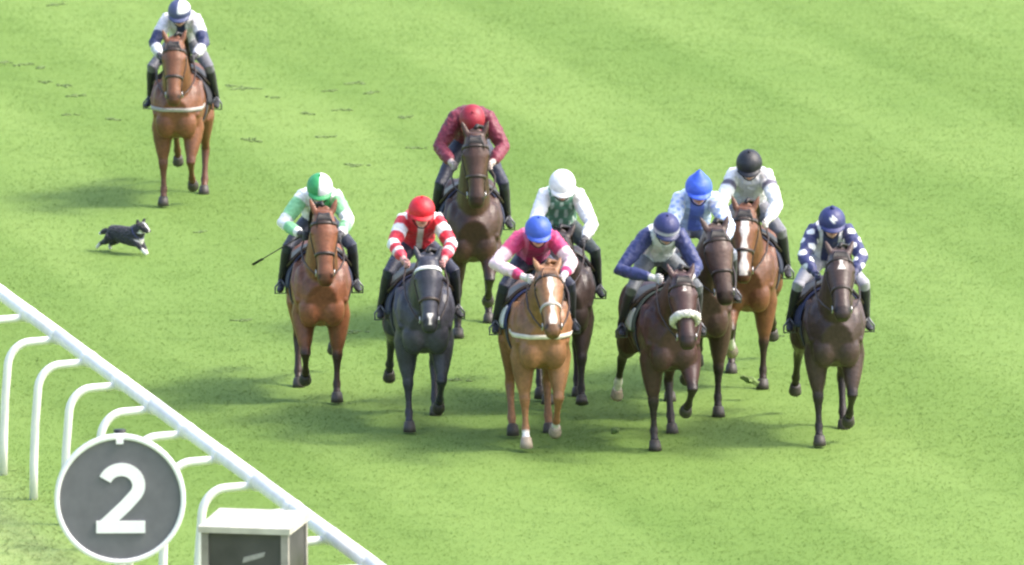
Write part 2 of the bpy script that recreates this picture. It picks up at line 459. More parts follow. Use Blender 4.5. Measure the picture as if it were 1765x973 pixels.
GALLOP = {   # fl, fr, hl, hr  (l = left in the picture)
 'landing': ((5, 6, 2, 22), (30, 34, 20, 34), (5, -38, 8, 30), (25, -22, 22, 40)),
 'landing2': ((30, 34, 20, 34), (5, 6, 2, 22), (25, -22, 22, 40), (5, -38, 8, 30)),
 'stance': ((0, 2, 0, 18), (12, 14, 6, 26), (-18, -62, -28, -20), (8, -36, 10, 30)),
 'stance2': ((12, 14, 6, 26), (0, 2, 0, 18), (8, -36, 10, 30), (-18, -62, -28, -20)),
 'fold': ((0, 2, -1, 20), (32, 46, -48, -70), (-20, -60, -40, -40), (20, -30, 20, 35)),
 'fold2': ((32, 46, -48, -70), (0, 2, -1, 20), (20, -30, 20, 35), (-20, -60, -40, -40)),
 'gather': ((4, 10, 4, 24), (4, 20, -30, -50), (30, -12, 30, 44), (18, -28, 14, 34)),
 'trail': ((4, 10, 4, 24), (8, 26, -42, -62), (-20, -60, -40, -40), (20, -30, 20, 35)),
 'trail2': ((8, 26, -42, -62), (4, 10, 4, 24), (20, -30, 20, 35), (-20, -60, -40, -40)),
 'drive': ((-14, -20, -24, 6), (0, -4, -32, -44), (-20, -60, -40, -40), (20, -30, 20, 35)),
 'drive2': ((20, 26, 20, 34), (-6, -8, -30, -40), (-20, -60, -40, -40), (20, -30, 20, 35)),
 'reach': ((34, 42, 34, 44), (14, 20, 10, 28), (-22, -66, -44, -40), (-10, -55, -20, -5)),
 'push': ((-12, -10, -14, 8), (20, 26, 10, 28), (30, -12, 30, 44), (18, -28, 14, 34)),
}
XW = 1.10
BLACKP = (.018, .014, .013)

def racehorse(sp):
    mb = MB(); parts = []
    tp = [V(0, y, z) for y, z, w, h in TORSO]; tr = [(w, h) for y, z, w, h in TORSO]
    mb.tube(tp, tr, n=24); parts.append((tp, tr))
    yaw = R(sp.get('head_yaw', 0)); pit = R(sp.get('head_pitch', 58)); pz = sp.get('poll', (1.86, -1.16))
    sx = math.sin(yaw)
    poll = V(sx*.55, pz[1], pz[0]); b0 = V(0, -.42, 1.24); b1 = V(0, -.62, 1.36)
    npts = []
    for t in (0, .18, .36, .54, .72, .88, 1.0):
        c1 = b0+(b1-b0)*1.6; c2 = poll + V(-sx*.1, .22, -.06)
        p = b0*(1-t)**3+c1*3*t*(1-t)**2+c2*3*t*t*(1-t)+poll*t**3; npts.append(p)
    nr = [(.17, .34), (.165, .31), (.15, .255), (.13, .21), (.112, .178), (.102, .158), (.092, .13)]
    mb.tube(npts, nr, n=18); parts.append((npts, nr))
    h = unit(V(math.sin(yaw*1.3)*math.cos(pit)*1.2, -math.cos(pit), -math.sin(pit)))
    w = unit(V(0, -math.sin(pit), math.cos(pit))); w = unit(w-h*np.dot(w, h)); v = np.cross(h, w)
    if v[0] < 0: v = -v
    KU, KW, KV = 1.11, 1.18, 1.28
    h0, w0, v0 = h, w, v; h = h*KU; w = w*KW; v = v*KV
    hs = [(-.05, 0, .05, .07), (0, 0, .075, .105), (.10, -.005, .094, .135), (.18, -.012, .098, .142), (.28, -.008, .083, .125), (.38, .008, .063, .098),
          (.47, .012, .055, .08), (.55, .006, .061, .078), (.61, -.002, .056, .064), (.65, -.008, .036, .04)]
    hp = [poll+h*u+w*o for u, o, a, b in hs]; hr = [(a*KV, b*KW) for u, o, a, b in hs]
    mb.tube(hp, hr, side=v, n=18, sup=.88); parts.append((hp, hr))
    for s in (-1, 1):
        mb.ball(poll+h*.2+w*-.055+v*s*.055, (.04, .10, .085), (v, h, w))           # cheek
        mb.ball(poll+h*.155+w*.055+v*s*.078, (.03, .045, .03), (v, h, w))          # brow
        mb.ball(poll+h*.575+w*.028+v*s*.04, (.024, .04, .03), (v, h, w))           # nostril
        e0 = poll-h*.01+v*s*.052+w*.03; ed = unit(-h*.9+w*sp.get('ears', .12)+v*s*.28)
        mb.tube([e0, e0+ed*.05, e0+ed*.11, e0+ed*.16, e0+ed*.185], [(.026, .03), (.034, .024), (.03, .02), (.016, .012), (.005, .005)], side=v, n=10)
    for s in (-1, 1):
        mb.tube([V(.20*s, -.44, 1.46), V(.225*s, -.58, 1.28), V(.19*s, -.73, 1.10)], [.05, .062, .05], n=10)      # shoulder blade
        for k, (yy, zz) in enumerate(((.02, 1.10), (.14, 1.12), (.26, 1.15))): mb.tube([V(.235*s, yy, zz+.16), V(.262*s, yy-.03, zz), V(.2*s, yy-.05, zz-.16)], [.035, .04, .035], n=8)   # ribs
        mb.ball((.105*s, -.76, 1.02), (.11, .105, .17))                              # breast
        mb.ball((.175*s, -.58, 1.20), (.085, .20, .27))                              # shoulder
        mb.ball((.16*s, .62, 1.27), (.125, .27, .27))                                # haunch
        mb.ball((.13*s, -.45, .98), (.09, .15, .10))                                 # elbow muscle
    mb.ball((0, -.35, 1.535), (.06, .26, .075))                                      # withers
    legs = []
    g = GALLOP[sp['gait']]
    for i, (fn, s) in enumerate(((front_leg, -1), (front_leg, 1), (hind_leg, -1), (hind_leg, 1))):
        p, r, cor, d3 = fn(s, g[i]); mb.tube(p, r, n=14); parts.append((p, r)); legs.append((cor, d3, p))
    gz = [c[2]+d[2]*.08 for c, d, p in legs]; low = int(np.argmin(gz))
    hooves = [hoof_mesh(c, d, gz[i] < gz[low]+.06) for i, (c, d, p) in enumerate(legs)]
    zmin = min(min(q[2] for q in hm.v) for hm in hooves); dz = -zmin+.002
    me = fuse(mb, .0135, 5)
    P = verts_np(me); idx, par = nearest(P, parts)
    # coat
    C = np.tile(np.array(sp['coat']), (len(P), 1)).astype(float)
    sd_ = sp['seed']*7.3
    nz = np.array([mnoise.noise((p[0]*5+sd_, p[1]*3.2, p[2]*4.2))+.6*mnoise.noise((p[0]*14, p[1]*9+sd_, p[2]*11)) for p in P.tolist()])
    tone = 1+.30*nz
    tone *= 1-.28*sstep(P[:, 2], 1.42, 1.62)*(idx == 0)                            # darker along the back
    tone *= 1+.25*sstep(1.02-P[:, 2], 0, .18)*(idx == 0)                            # lighter under the belly
    sweat = sstep(nz+.35*np.sin(P[:, 2]*9+sd_), .05, .5)*((idx == 1) | ((idx == 0) & (P[:, 1] < -.35)))
    tone *= 1-.33*sweat
    C *= np.clip(tone, .4, 1.7)[:, None]
    pt = sp.get('points', BLACKP)
    for li in range(4):
        msk = (idx == 3+li)
        k0, k1 = (3.2, 5.2) if li < 2 else (3.6, 6.0)
        ww = np.where(msk, sstep(par, k0, k1), 0)*sp.get('point_amount', .9); C = lerpc(C, pt, ww)
        so = sp.get('socks', {}).get(li)
        if so: C = lerpc(C, (.72, .69, .64), np.where(msk, sstep(par, so, so+.5), 0))
    ish = idx == 2
    q = P-poll; U = q @ h0/KU; Wd = q @ w0/KW; Vv = q @ v0/KV
    C = lerpc(C, np.array(sp['coat'])*.35, np.where(ish, sstep(U, .47, .6), 0)*.75)
    bl = sp.get('blaze')
    if bl:
        u0, u1, wd, cx = bl
        edge = wd*(1-.45*np.sin(np.clip((U-u0)/(u1-u0), 0, 1)*3.0))+.006*np.sin(U*40)
        mk = ish & (Wd > .02) & (U > u0) & (U < u1)
        C = lerpc(C, (.75, .68, .62), np.where(mk, sstep(edge-np.abs(Vv-cx), -.006, .008), 0))
    nos = ish & (U > .555) & (U < .595) & (np.abs(np.abs(Vv)-.05) < .017) & (Wd > .015)
    C[nos] *= .25
    P[:, 2] += dz; me.vertices.foreach_set('co', P.ravel()); set_cols(me, C); me.update()
    sc = sp.get('scale', .97)
    # stand it where the photo has it
    front = min((0, 1), key=lambda i: gz[i]); fh = V(legs[front][0][0], legs[front][0][1]+legs[front][1][1]*.08, 0)
    ya = R(sp['yaw']); ca, sa = math.cos(ya), math.sin(ya)
    def rot(p): return V(ca*p[0]-sa*p[1], sa*p[0]+ca*p[1], 0)
    gy_ = at(sp['px'], sp['py']); y0 = gy_.y-rot(fh)[1]*sc
    yc = y0+rot(V(0, -.72, 0))[1]*sc
    xw = (sp['px']-W0/2)/FPX*math.hypot(yc, CAM_H-1.2)
    x0 = xw-rot(V(0, -.72, 0))[0]*sc
    loc = (x0, y0, -.012)
    root = empty('racehorse', loc, ya, sc); root.scale.x *= XW
    tag(root, sp['label'], 'horse', 'racehorses galloping towards the camera')
    up = V(0, 0, dz)
    body = link('body', me, COAT, root)
    bvh = BVHTree.FromPolygons([Vector(p) for p in P], [tuple(f.vertices) for f in me.polygons])
    hoofc = (.05, .043, .036)
    for i, hm in enumerate(hooves):
        hm.v = [(a, b, c+dz) for a, b, c in hm.v]
        pale = i in sp.get('socks', {})
        hm.build('hoof', mat('pale hoof', (.33, .27, .2), .6) if pale else mat('dark hoof', hoofc, .55), root)
    for s in (-1, 1):
        MB().ball(poll+up+h*.165+w*.035+v*s*.093, (.013, .021, .017), (v, h, w)).build('eye', EYE, root)
    # mane and forelock
    rng = random.Random(sp['seed']); hm_ = hairm(sp.get('hair', (.014, .011, .010)))
    m = MB()
    for i in range(46):
        t = i/45; k = t*(len(npts)-1); a = int(min(k, len(npts)-2)); f = k-a
        c = npts[a]*(1-f)+npts[a+1]*f; r = nr[a][1]*(1-f)+nr[a+1][1]*f; tg = unit(npts[a+1]-npts[a]); nu = np.cross((1, 0, 0), tg); nu = nu if nu[2] > 0 else -nu
        b = c+nu*(r-.015)+up; sd = sp.get('mane', 1); L = .13+.07*rng.random()
        p1 = b+nu*.035+V(sd*.02, .02, 0); p2 = p1+V(sd*(.05+.03*rng.random()), .05+.03*rng.random(), -.03); p3 = p2+V(sd*.03, .05, -L*.75)
        if t > .05: m.tube([b, p1, p2, p3], [.02, .022, .016, .003], n=6)
    m.build('mane', hm_, root)
    m = MB()
    for i in range(9):
        x = (i-4)/4; b = poll+up+w*.10+v*.035*x-h*.01
        m.tube([b-w*.02, b+w*.018+h*.03, b+w*.012+h*.07+v*.015*x, b+w*.012+h*(.12+.03*rng.random())+v*(.02*x+.012*rng.random())], [.011, .013, .010, .002], n=6)
    if 'browband' not in sp: m.build('forelock', hm_, root)
    m = MB()
    for i in range(34):
        a = rng.random()*math.tau; q = rng.random()**.5; ex, ez = math.cos(a)*q, math.sin(a)*q; L = .55+.3*rng.random()
        b = V(.03*ex, .90, 1.36+.03*ez)+up
        m.tube([b, b+V(.02*ex, .13, .03), b+V(.05*ex, .13+.3*L, -.06+.03*ez), b+V(.09*ex, .13+.65*L, -.22+.05*ez), b+V(.10*ex, .13+.9*L, -.42+.06*ez)], [.022, .026, .024, .018, .003], n=6)
    m.build('tail', hm_, root)
    # bridle
    brm = clothm(sp['bridle']) if 'bridle' in sp else LEATHER
    pc = poll+up
    bc = pc+h*.085; strap(bvh, bc, v, w, R(-5), R(185), 15, h, .034, name='browband', m=clothm(sp['browband']) if 'browband' in sp else brm, parent=root)
    nc = pc+h*.37
    if sp.get('sheepskin'):
        rg = ring_on(bvh, nc, v, w, [math.tau*i/26 for i in range(27)])
        m = MB(); m.tube([p+d*.02 for p, d in rg[:-1]]+[rg[0][0]+rg[0][1]*.02], [(.038+.004*math.sin(i*2.3), .038) for i in range(27)], side=h, n=12)
        me2 = fuse(m, .008, 3); q2 = verts_np(me2); rn = np.random.default_rng(3); q2 += rn.normal(0, .0032, q2.shape); me2.vertices.foreach_set('co', q2.ravel()); me2.update()
        link('sheepskin_noseband', me2, mat('sheepskin', (.74, .70, .64), .95, noise=.15, scale=60, bump=.6), root)
    else:
        strap(bvh, nc, v, w, 0, math.tau, 25, h, .028, name='noseband', m=clothm(sp['noseband']) if 'noseband' in sp else brm, parent=root)
    for s in (-1, 1):
        rows = []; nn = []
        for off in (-.009, .009):
            r_ = []; q_ = []
            for u in np.linspace(.02, .50, 9):
                c = pc+h*u; d = unit(v*s+w*(.02-.3*(u-.1))+0*w)
                hit = bvh.ray_cast(Vector(c+w*(off)), Vector(d), .5)[0]
                pnt = np.array(hit) if hit is not None else c+d*.08
                r_.append(pnt+d*.002); q_.append(d)
            rows.append(r_); nn.append(q_)
        MB().slab(rows, .007, nn).build('cheekpiece', brm, root)
        bit = pc+h*.52+v*s*.066-w*.028
        rr = [bit+h*.03*math.cos(math.tau*k/14)+w*.03*math.sin(math.tau*k/14) for k in range(15)]
        MB().tube(rr, [.005]*15, side=v, n=6).build('bit_ring', STEEL, root)
    # saddle, cloth, girth
    def ell(y, k):
        ys = [t[0] for t in TORSO][::-1]
        return [np.interp(y, ys, [t[j] for t in TORSO][::-1]) for j in (1, 2, 3)]
    def drape(y0, y1, a0, a1, th, name, m, lift=.01, ny=10, na=21, cut=0.0):
        rows = []; nn = []
        for i in range(ny):
            y = y0+(y1-y0)*i/(ny-1); z, ww, hh = ell(y, 0); c = V(0, y, z)+up
            e = 1.0-cut*(2*i/(ny-1)-1)**2
            rg = ring_on(bvh, c, V(1, 0, 0), V(0, 0, 1), [R(90)+R(a0+(a1-a0)*j/(na-1))*e for j in range(na)])
            rows.append([p+d*lift for p, d in rg]); nn.append([d for p, d in rg])
        return MB().slab(rows, th, nn).build(name, m, parent=root)
    cl = drape(-.34, .30, -98, 98, .012, 'saddle_cloth', clothm(sp['cloth']), lift=.012, cut=.06)
    if 'cloth_trim' in sp:
        for s in (-1, 1):
            rows = []; nn = []
            for y in np.linspace(-.26, .16, 7):
                z, ww, hh = ell(y, 0); rg = ring_on(bvh, V(0, y, z)+up, V(1, 0, 0), V(0, 0, 1), [R(90)-s*R(52+g_) for g_ in range(0, 41, 8)])
                rows.append([p+d*.027 for p, d in rg]); nn.append([d for p, d in rg])
            MB().slab(rows, .004, nn).build('number_panel', clothm(sp['cloth_trim']), cl)
    sd = drape(-.24, .16, -62, 62, .03, 'saddle', LEATHER, lift=.026, cut=.25)
    gz_ = ell(-.30, 0); strap(bvh, V(0, -.30, gz_[0])+up, V(1, 0, 0), V(0, 0, 1), R(-190), R(10), 25, V(0, 1, 0), .085, .01, 'girth', clothm((.05, .05, .06)), root, lift=.004)
    if 'breast' in sp:
        rows = []; nn = []
        for off in (-.022, .0, .022):
            r_ = []; q_ = []
            for gq in np.linspace(-1.45, 1.45, 23):
                c = V(0, -.42, 1.20+off)+up; d = unit(V(math.sin(gq), -math.cos(gq), -.03))
                hit = bvh.ray_cast(Vector(c), Vector(d), 1.2)[0]; pnt = np.array(hit) if hit is not None else c+d*.3
                r_.append(pnt+d*.005); q_.append(d)
            rows.append(r_); nn.append(q_)
        MB().slab(rows, .008, nn).build('breast_girth', clothm(sp['breast']), root)
    info = dict(root=root, loc=loc, ya=ya, sc=sc, dz=dz, poll=pc, h=h, w=w, v=v, bvh=bvh, npts=npts, nr=nr)
    # stirrups
    for s in (-1, 1):
        c = V(.35*s, -.02, 1.105)+up
        st = [c+V(0, 0, .13), c+V(.055*s, 0, .05), c+V(.055*s, 0, -.015), c+V(-.045*s, 0, -.015), c+V(-.045*s, 0, .05), c+V(0, 0, .13)]
        o = MB().tube(st, [.009]*6, side=(0, 1, 0), n=8).build('stirrup', DSTEEL, root)
        MB().tube([c+V(0, 0, .13), V(.28*s, -.06, 1.42)+up], [(.014, .004)]*2, side=(0, 1, 0), n=8).build('leather', LEATHER, o)
    return info

# ------------------------------------------------------------------ jockeys
SKIN = (.52, .30, .21)
def jockey(sp, H):
    j = sp['jockey']; dz = H['dz']; up = V(0, 0, dz); sx = j.get('lean', 0.0)
    mb = MB(); parts = []
    tp = R(j.get('torso', 33)+5); hip = V(0, .24, 1.80)+V(0, 0, j.get('raise', 0)); d = V(0, -math.cos(tp), math.sin(tp)); n_ = V(0, -math.sin(tp), -math.cos(tp))
    tl = [0, .10, .22, .34, .44, .51]
    pts = [hip+d*(t)+V(sx*(t/.5), 0, .03*math.sin(t/.5*3)) for t in tl]
    rad = [(.15, .12), (.165, .125), (.16, .12), (.19, .135), (.20, .125), (.135, .085)]
    rad = [(a*j.get('bulk', 1), b*j.get('bulk', 1)) for a, b in rad]
    mb.tube(pts, rad, n=20); parts.append((pts, rad))
    mb.ball(hip+V(0, .05, .01), (.15, .12, .12))
    top = pts[-1]; shoulder_c = hip+d*.44+V(sx*.9, 0, 0)
    hd = R(j.get('head', 22)); hyw = R(j.get('head_yaw', 0))                    # face tipped down by hd
    hf = unit(V(math.sin(hyw)*math.cos(hd), -math.cos(hyw)*math.cos(hd), -math.sin(hd))); hu = unit(V(0, 0, 1)-hf*np.dot(V(0, 0, 1), hf)); hx = np.cross(hu, hf)*-1.0
    if hx[0] < 0: hx = -hx
    hc = top+d*.10+V(0, -.065, -.02+j.get('head_up', 0)); bk = j.get('bulk', 1.0)
    npt = [top-d*.08, top, hc-hu*.05-hf*.02, hc]; nrd = [.07, .062, .058, .07]
    mb.tube(npt, nrd, n=14)
    hpts = [hc-hu*.09, hc+hu*.06]; parts.append((hpts, [.09, .10]))
    mb.ball(hc+hu*.02-hf*.012, (.083, .10, .104), (hx, hf, hu))
    mb.ball(hc-hu*.055+hf*.022, (.063, .072, .074), (hx, hf, hu))
    mb.tube([hc+hf*.088+hu*.01, hc+hf*.112-hu*.024, hc+hf*.092-hu*.04], [.011, .016, .012], side=hx, n=8)
    mb.ball(hc+hf*.076-hu*.098, (.022, .016, .016), (hx, hf, hu))
    for s in (-1, 1): mb.ball(hc+hx*s*.078-hf*.005-hu*.01, (.01, .02, .03), (hx, hf, hu))
    hands = []
    for s, key in ((-1, 'l'), (1, 'r')):
        sh = shoulder_c+V(.165*s, 0, -.005)
        hand = V(*j.get('hand_'+key, (.185*s, -.63, 1.745))); el = V(*j.get('elbow_'+key, (.285*s, -.37, 1.885)))
        f = unit(hand-el); wr = hand-f*.075
        ap = [shoulder_c+V(.08*s, 0, 0), sh, sh+(el-sh)*.5, el, el+(wr-el)*.45, el+(wr-el)*.85, wr, hand-f*.02]
        ar = [.095, .088, .075, .062, .060, .050, .034, .037]; ar = [q*(bk if k < 6 else 1) for k, q in enumerate(ar)]
        mb.tube(ap, ar, n=14); parts.append((ap, ar))
        mb.ball(hand-f*.012, (.022, .046, .040), (V(s, 0, 0), f, np.cross((s, 0, 0), f)))
        hands.append((s, hand, f))
    for s, key in ((-1, 'l'), (1, 'r')):
        hj = hip+V(.085*s, -.0, -.01); kn = V(.325*s, -.235, 1.60)+V(*j.get('knee_'+key, (0, 0, 0))); an = V(.378*s, .075, 1.215); toe = V(.40*s, -.125, 1.135); heel = an+V(.0, .045, -.065)
        lp = [hj, hj+(kn-hj)*.35, hj+(kn-hj)*.75, kn, kn+(an-kn)*.3, kn+(an-kn)*.75, an, an+V(0, -.02, -.045)]
        lr = [.10, .092, .068, .058, .057, .043, .039, .042]
        mb.tube(lp, lr, n=14); parts.append((lp, lr))
        mb.tube([heel, an+V(0, -.01, -.055), (an+toe)/2+V(0, 0, -.025), toe, toe+V(0.003*s, -.035, -.003)], [(.03, .028), (.036, .04), (.038, .034), (.037, .026), (.02, .014)], n=12)
    me = fuse(mb, .0095, 4)
    P = verts_np(me); idx, par = nearest(P, parts)
    C = np.tile(np.array(j['body']), (len(P), 1)).astype(float)
    nrm = np.empty(len(P)*3); me.vertices.foreach_get('normal', nrm); nrm = nrm.reshape(-1, 3); q0 = sp['seed']*3.1
    wr_ = np.array([1-2*abs(mnoise.noise((p[0]*16+q0, p[1]*11, p[2]*16)))+.5*mnoise.noise((p[0]*34, p[1]*30+q0, p[2]*34)) for p in P.tolist()])
    amp = np.where(idx == 0, .0075, np.where((idx == 2) | (idx == 3), np.where(par < 5.6, .0075, 0), np.where((idx > 3) & (par < 3.2), .004, 0)))
    D = nrm*(amp*wr_)[:, None]
    # patterns of the silks
    def spots(col, size=.062, sel=None):
        k = math.pi/size; f_ = np.cos(P[:, 0]*k)*np.cos((P[:, 2]+.6*P[:, 1])*k)
        return lerpc(C, col, np.where(sel, sstep(f_, .25, .4), 0))
    ist = idx == 0
    bp = j.get('body_pat')
    if bp: 
        kind, col = bp[0], bp[1]
        if kind == 'spots': C = spots(col, bp[2] if len(bp) > 2 else .062, ist)
        if kind == 'braces': C = lerpc(C, col, np.where(ist, sstep(.03-np.abs(np.abs(P[:, 0])-.105), -.003, .006), 0))
        if kind == 'panel': C = lerpc(C, col, np.where(ist, sstep(bp[2]-np.abs(P[:, 0]), -.006, .006), 0))
        if kind == 'half': C = lerpc(C, col, np.where(ist, sstep(P[:, 0]-sx*.6, -.008, .008), 0))
        if kind == 'hoops': C = lerpc(C, col, np.where(ist, sstep(np.cos(par*2*math.pi*1.0+1), -.1, .1), 0))
    for a in (2, 3):
        msk = idx == a; sc_ = j.get('sleeve', j['body']); C[msk] = sc_
        pat = j.get('sleeve_pat')
        if pat:
            kind, col = pat[0], pat[1]
            if kind == 'hoops': C = lerpc(C, col, np.where(msk & (par > .6) & (par < 5.9), sstep(np.cos(par*2*math.pi*pat[2]+pat[3]), -.15, .15), 0))
            if kind == 'armlet': C = lerpc(C, col, np.where(msk, sstep(pat[3]-np.abs(par-pat[2]), -.08, .08), 0))
            if kind == 'spots': C = spots(col, pat[2], msk)
            if kind == 'stripe':
                fr = P @ unit(V(0, -.5, .87)); C = lerpc(C, col, np.where(msk, sstep(np.cos(par*0+P[:, 0]*90+P[:, 2]*40), .35, .65), 0))
            if kind == 'half': C = lerpc(C, col, np.where(msk, sstep(par, pat[2], pat[2]+.25), 0))
        if 'cuff' in j: C = lerpc(C, j['cuff'], np.where(msk, sstep(par, 4.2, 4.6), 0))
        C = lerpc(C, j.get('glove', (.03, .03, .035)), np.where(msk, sstep(par, 5.75, 5.95), 0))
    br = j.get('breeches', (.72, .72, .70))
    for l_ in (4, 5):
        msk = idx == l_; C[msk] = br
        C = lerpc(C, (.015, .015, .018), np.where(msk, sstep(par, 3.35, 3.45), 0))
    C[ist & (par < .75)] = br
    ft = P[:, 2] < 1.165; C[ft] = (.015, .015, .018)
    hm = idx == 1; qh = P-hc; hfz = qh @ hu; hff = qh @ hf
    isf = (hm | (np.linalg.norm(qh, axis=1) < .125)) & (hfz > -.135); C[isf & (idx < 2)] = SKIN
    mouth = isf & (idx < 2) & (np.abs(hfz+.066) < .006) & (np.abs(qh @ hx) < .026) & (hff > .05); C[mouth] = (.25, .07, .06)
    # fingers closed round the reins
    mf = MB()
    for s, hand, f in hands:
        o = unit(V(s, 0, 0)-f*f[0]*s); u = np.cross(o, f)
        if u[2] < 0: u = -u
        for i in range(4):
            b = hand+u*(.029-.0195*i); L = (.92, 1.06, 1.0, .8)[i]
            mf.tube([b+f*.012+o*.018, b+f*.038*L+o*.017, b+f*.056*L-o*.001, b+f*.050*L-o*.020, b+f*.024-o*.026], [.0095, .0098, .009, .0085, .007], side=u, n=8)
        mf.tube([hand+u*.03-f*.02, hand+u*.045+f*.01-o*.006, hand+u*.041+f*.036-o*.014], [.012, .0105, .008], side=o, n=8)
    fm = mf.mesh('f'); nb = len(P)
    bm = bmesh.new(); bm.from_mesh(me); bm.from_mesh(fm); bm.to_mesh(me); bm.free(); bpy.data.meshes.remove(fm)
    P2 = verts_np(me); C2 = np.vstack([C, np.tile(np.array(j.get('glove', (.03, .03, .035))), (len(P2)-nb, 1))])
    base = 1.08
    P2[:nb] += D; P2[:, 2] += dz-base; me.vertices.foreach_set('co', P2.ravel()); set_cols(me, C2); me.shade_smooth(); me.update()
    root = empty('person', (H['loc'][0], H['loc'][1], base*H['sc']-.012), H['ya'], H['sc'])
    tag(root, j['label'], 'jockey', 'jockeys crouched on the galloping horses')
    link('body', me, SILK, root)
    off = V(0, 0, dz-base)
    # helmet
    c = hc+hu*.035-hf*.012+off; m = MB(); nu, nv = 28, 11; vs = []; fs = []; cols = []
    top_s = 1.0
    for jv in range(nv):
        th = R(-14)+(R(86)-R(-14))*jv/(nv-1)
        for i in range(nu):
            ph = math.tau*i/nu; lx, ly, lz = math.cos(th)*math.cos(ph), math.cos(th)*math.sin(ph), math.sin(th)
            if j.get('peaked') and jv > nv-4: lz *= 1+.13*(jv-(nv-4))
            vs.append(c+hx*lx*.133+hf*ly*.152+hu*lz*.138)
    for jv in range(nv-1):
        for i in range(nu): fs.append((jv*nu+i, jv*nu+(i+1) % nu, (jv+1)*nu+(i+1) % nu, (jv+1)*nu+i))
    fs.append(tuple((nv-1)*nu+i for i in range(nu))); fs.append(tuple(range(nu-1, -1, -1)))
    m.add(vs, fs); nsh = len(m.v)
    pk = []; nk = 13
    for lay in (0, 1):
        for q in (0, 1, 2):
            for i in range(nk):
                a = R(30)+R(120)*i/(nk-1); e = (0, .03, .052)[q]*math.sin(a)**.8
                r_ = c+hx*math.cos(a)*(.129+e*.25)+hf*(math.sin(a)*.148+e)-hu*(.004+.022*(q/2)+.006*lay)
                pk.append(r_)
    pf = []
    for lay in (0, 1):
        for q in range(2):
            for i in range(nk-1):
                a = lay*3*nk+q*nk+i; pf.append((a, a+1, a+nk+1, a+nk))
    for i in range(nk-1): pf.append((2*nk+i, 2*nk+i+1, 5*nk+i+1, 5*nk+i))
    m.add(pk, pf)
    hme = m.mesh('helmet'); hme.shade_smooth(); Q = verts_np(hme)-c
    cx, cf, cu = Q @ hx, Q @ hf, Q @ hu
    cap = j['cap']; CC = np.tile(np.array(cap[0]), (len(Q), 1)).astype(float)
    if len(cap) > 2:
        if cap[2] == 'quarter': CC[(cx*cf > 0)] = cap[1]
        if cap[2] == 'half': CC[cx > 0] = cap[1]
        if cap[2] == 'band': CC[(cu < .035) & (cu > -.012)] = cap[1]
        if cap[2] == 'spot': CC[(np.hypot(cx, cu-.075) < .026) & (cf > 0)] = cap[1]
        if cap[2] == 'top': CC[(cu > .06) & (cx > 0)] = cap[1]
    CC[nsh:] = j.get('peak', cap[0])
    set_cols(hme, CC); ho = link('helmet', hme, CAPM, root)
    MB().ball(c+hu*(.144 if not j.get('peaked') else .188), .024 if j.get('pompom') else .012).build('button', clothm(tuple(cap[0])), ho)
    # goggles and chin strap
    rows = []; nn = []
    for off_ in (-.024, .0, .022):
        r_ = []; q_ = []
        for a in np.linspace(R(8), R(172), 15):
            dd = unit(hx*math.cos(a)+hf*math.sin(a)); r_.append(hc+off+hu*(.008+off_)+hx*math.cos(a)*.085+hf*(math.sin(a)*.098-.006)); q_.append(dd)
        rows.append(r_); nn.append(q_)
    MB().slab(rows, .012, nn).build('goggles', GLASSY, root)
    st = []
    for a in np.linspace(0, math.pi, 13):
        st.append(hc+off+hx*math.cos(a)*.088+hu*(-.02-.115*math.sin(a))+hf*(.004+.05*math.sin(a)))
    MB().tube(st, [.006]*13, side=hf, n=6).build('chin_strap', BLACK, root)
    # the reins belong to the horse
    for s, hand, f in hands:
        bit = H['poll']+H['h']*.53+H['v']*s*.07-H['w']*.03; a = (hand+up)*V(1/XW, 1, 1)
        mid = (a+bit)/2+V(.06*s, 0, -.05)
        MB().tube([a-f*.0+V(0, 0, -.035), a+(mid-a)*.5+V(.02*s, 0, -.01), mid, mid+(bit-mid)*.5+V(.01*s, 0, -.005), bit], [(.009, .005)]*5, side=(1, 0, 0), n=6).build('rein', LEATHER, H['root'])
    wh = j.get('whip')
    if wh:
        s, hand, f = hands[0 if wh[0] == 'l' else 1]; a = hand+V(0, 0, dz); e = V(*wh[1])+V(0, 0, dz)
        dd = unit(e-a); wr = empty('riding_whip', root.location.copy(), H['ya'], H['sc']); wr.location.z = 0
        tag(wr, wh[2], 'whip')
        MB().tube([a-dd*.10, a+dd*.12], [.011, .010], n=8).build('handle', BLACK, wr)
        MB().tube([a+dd*.12, a+dd*.56], [.007, .005], n=8).build('shaft', LEATHER, wr)
        MB().tube([a+dd*.56, a+dd*.70], [(.016, .004), (.018, .004)], n=8).build('flap', BLACK, wr)

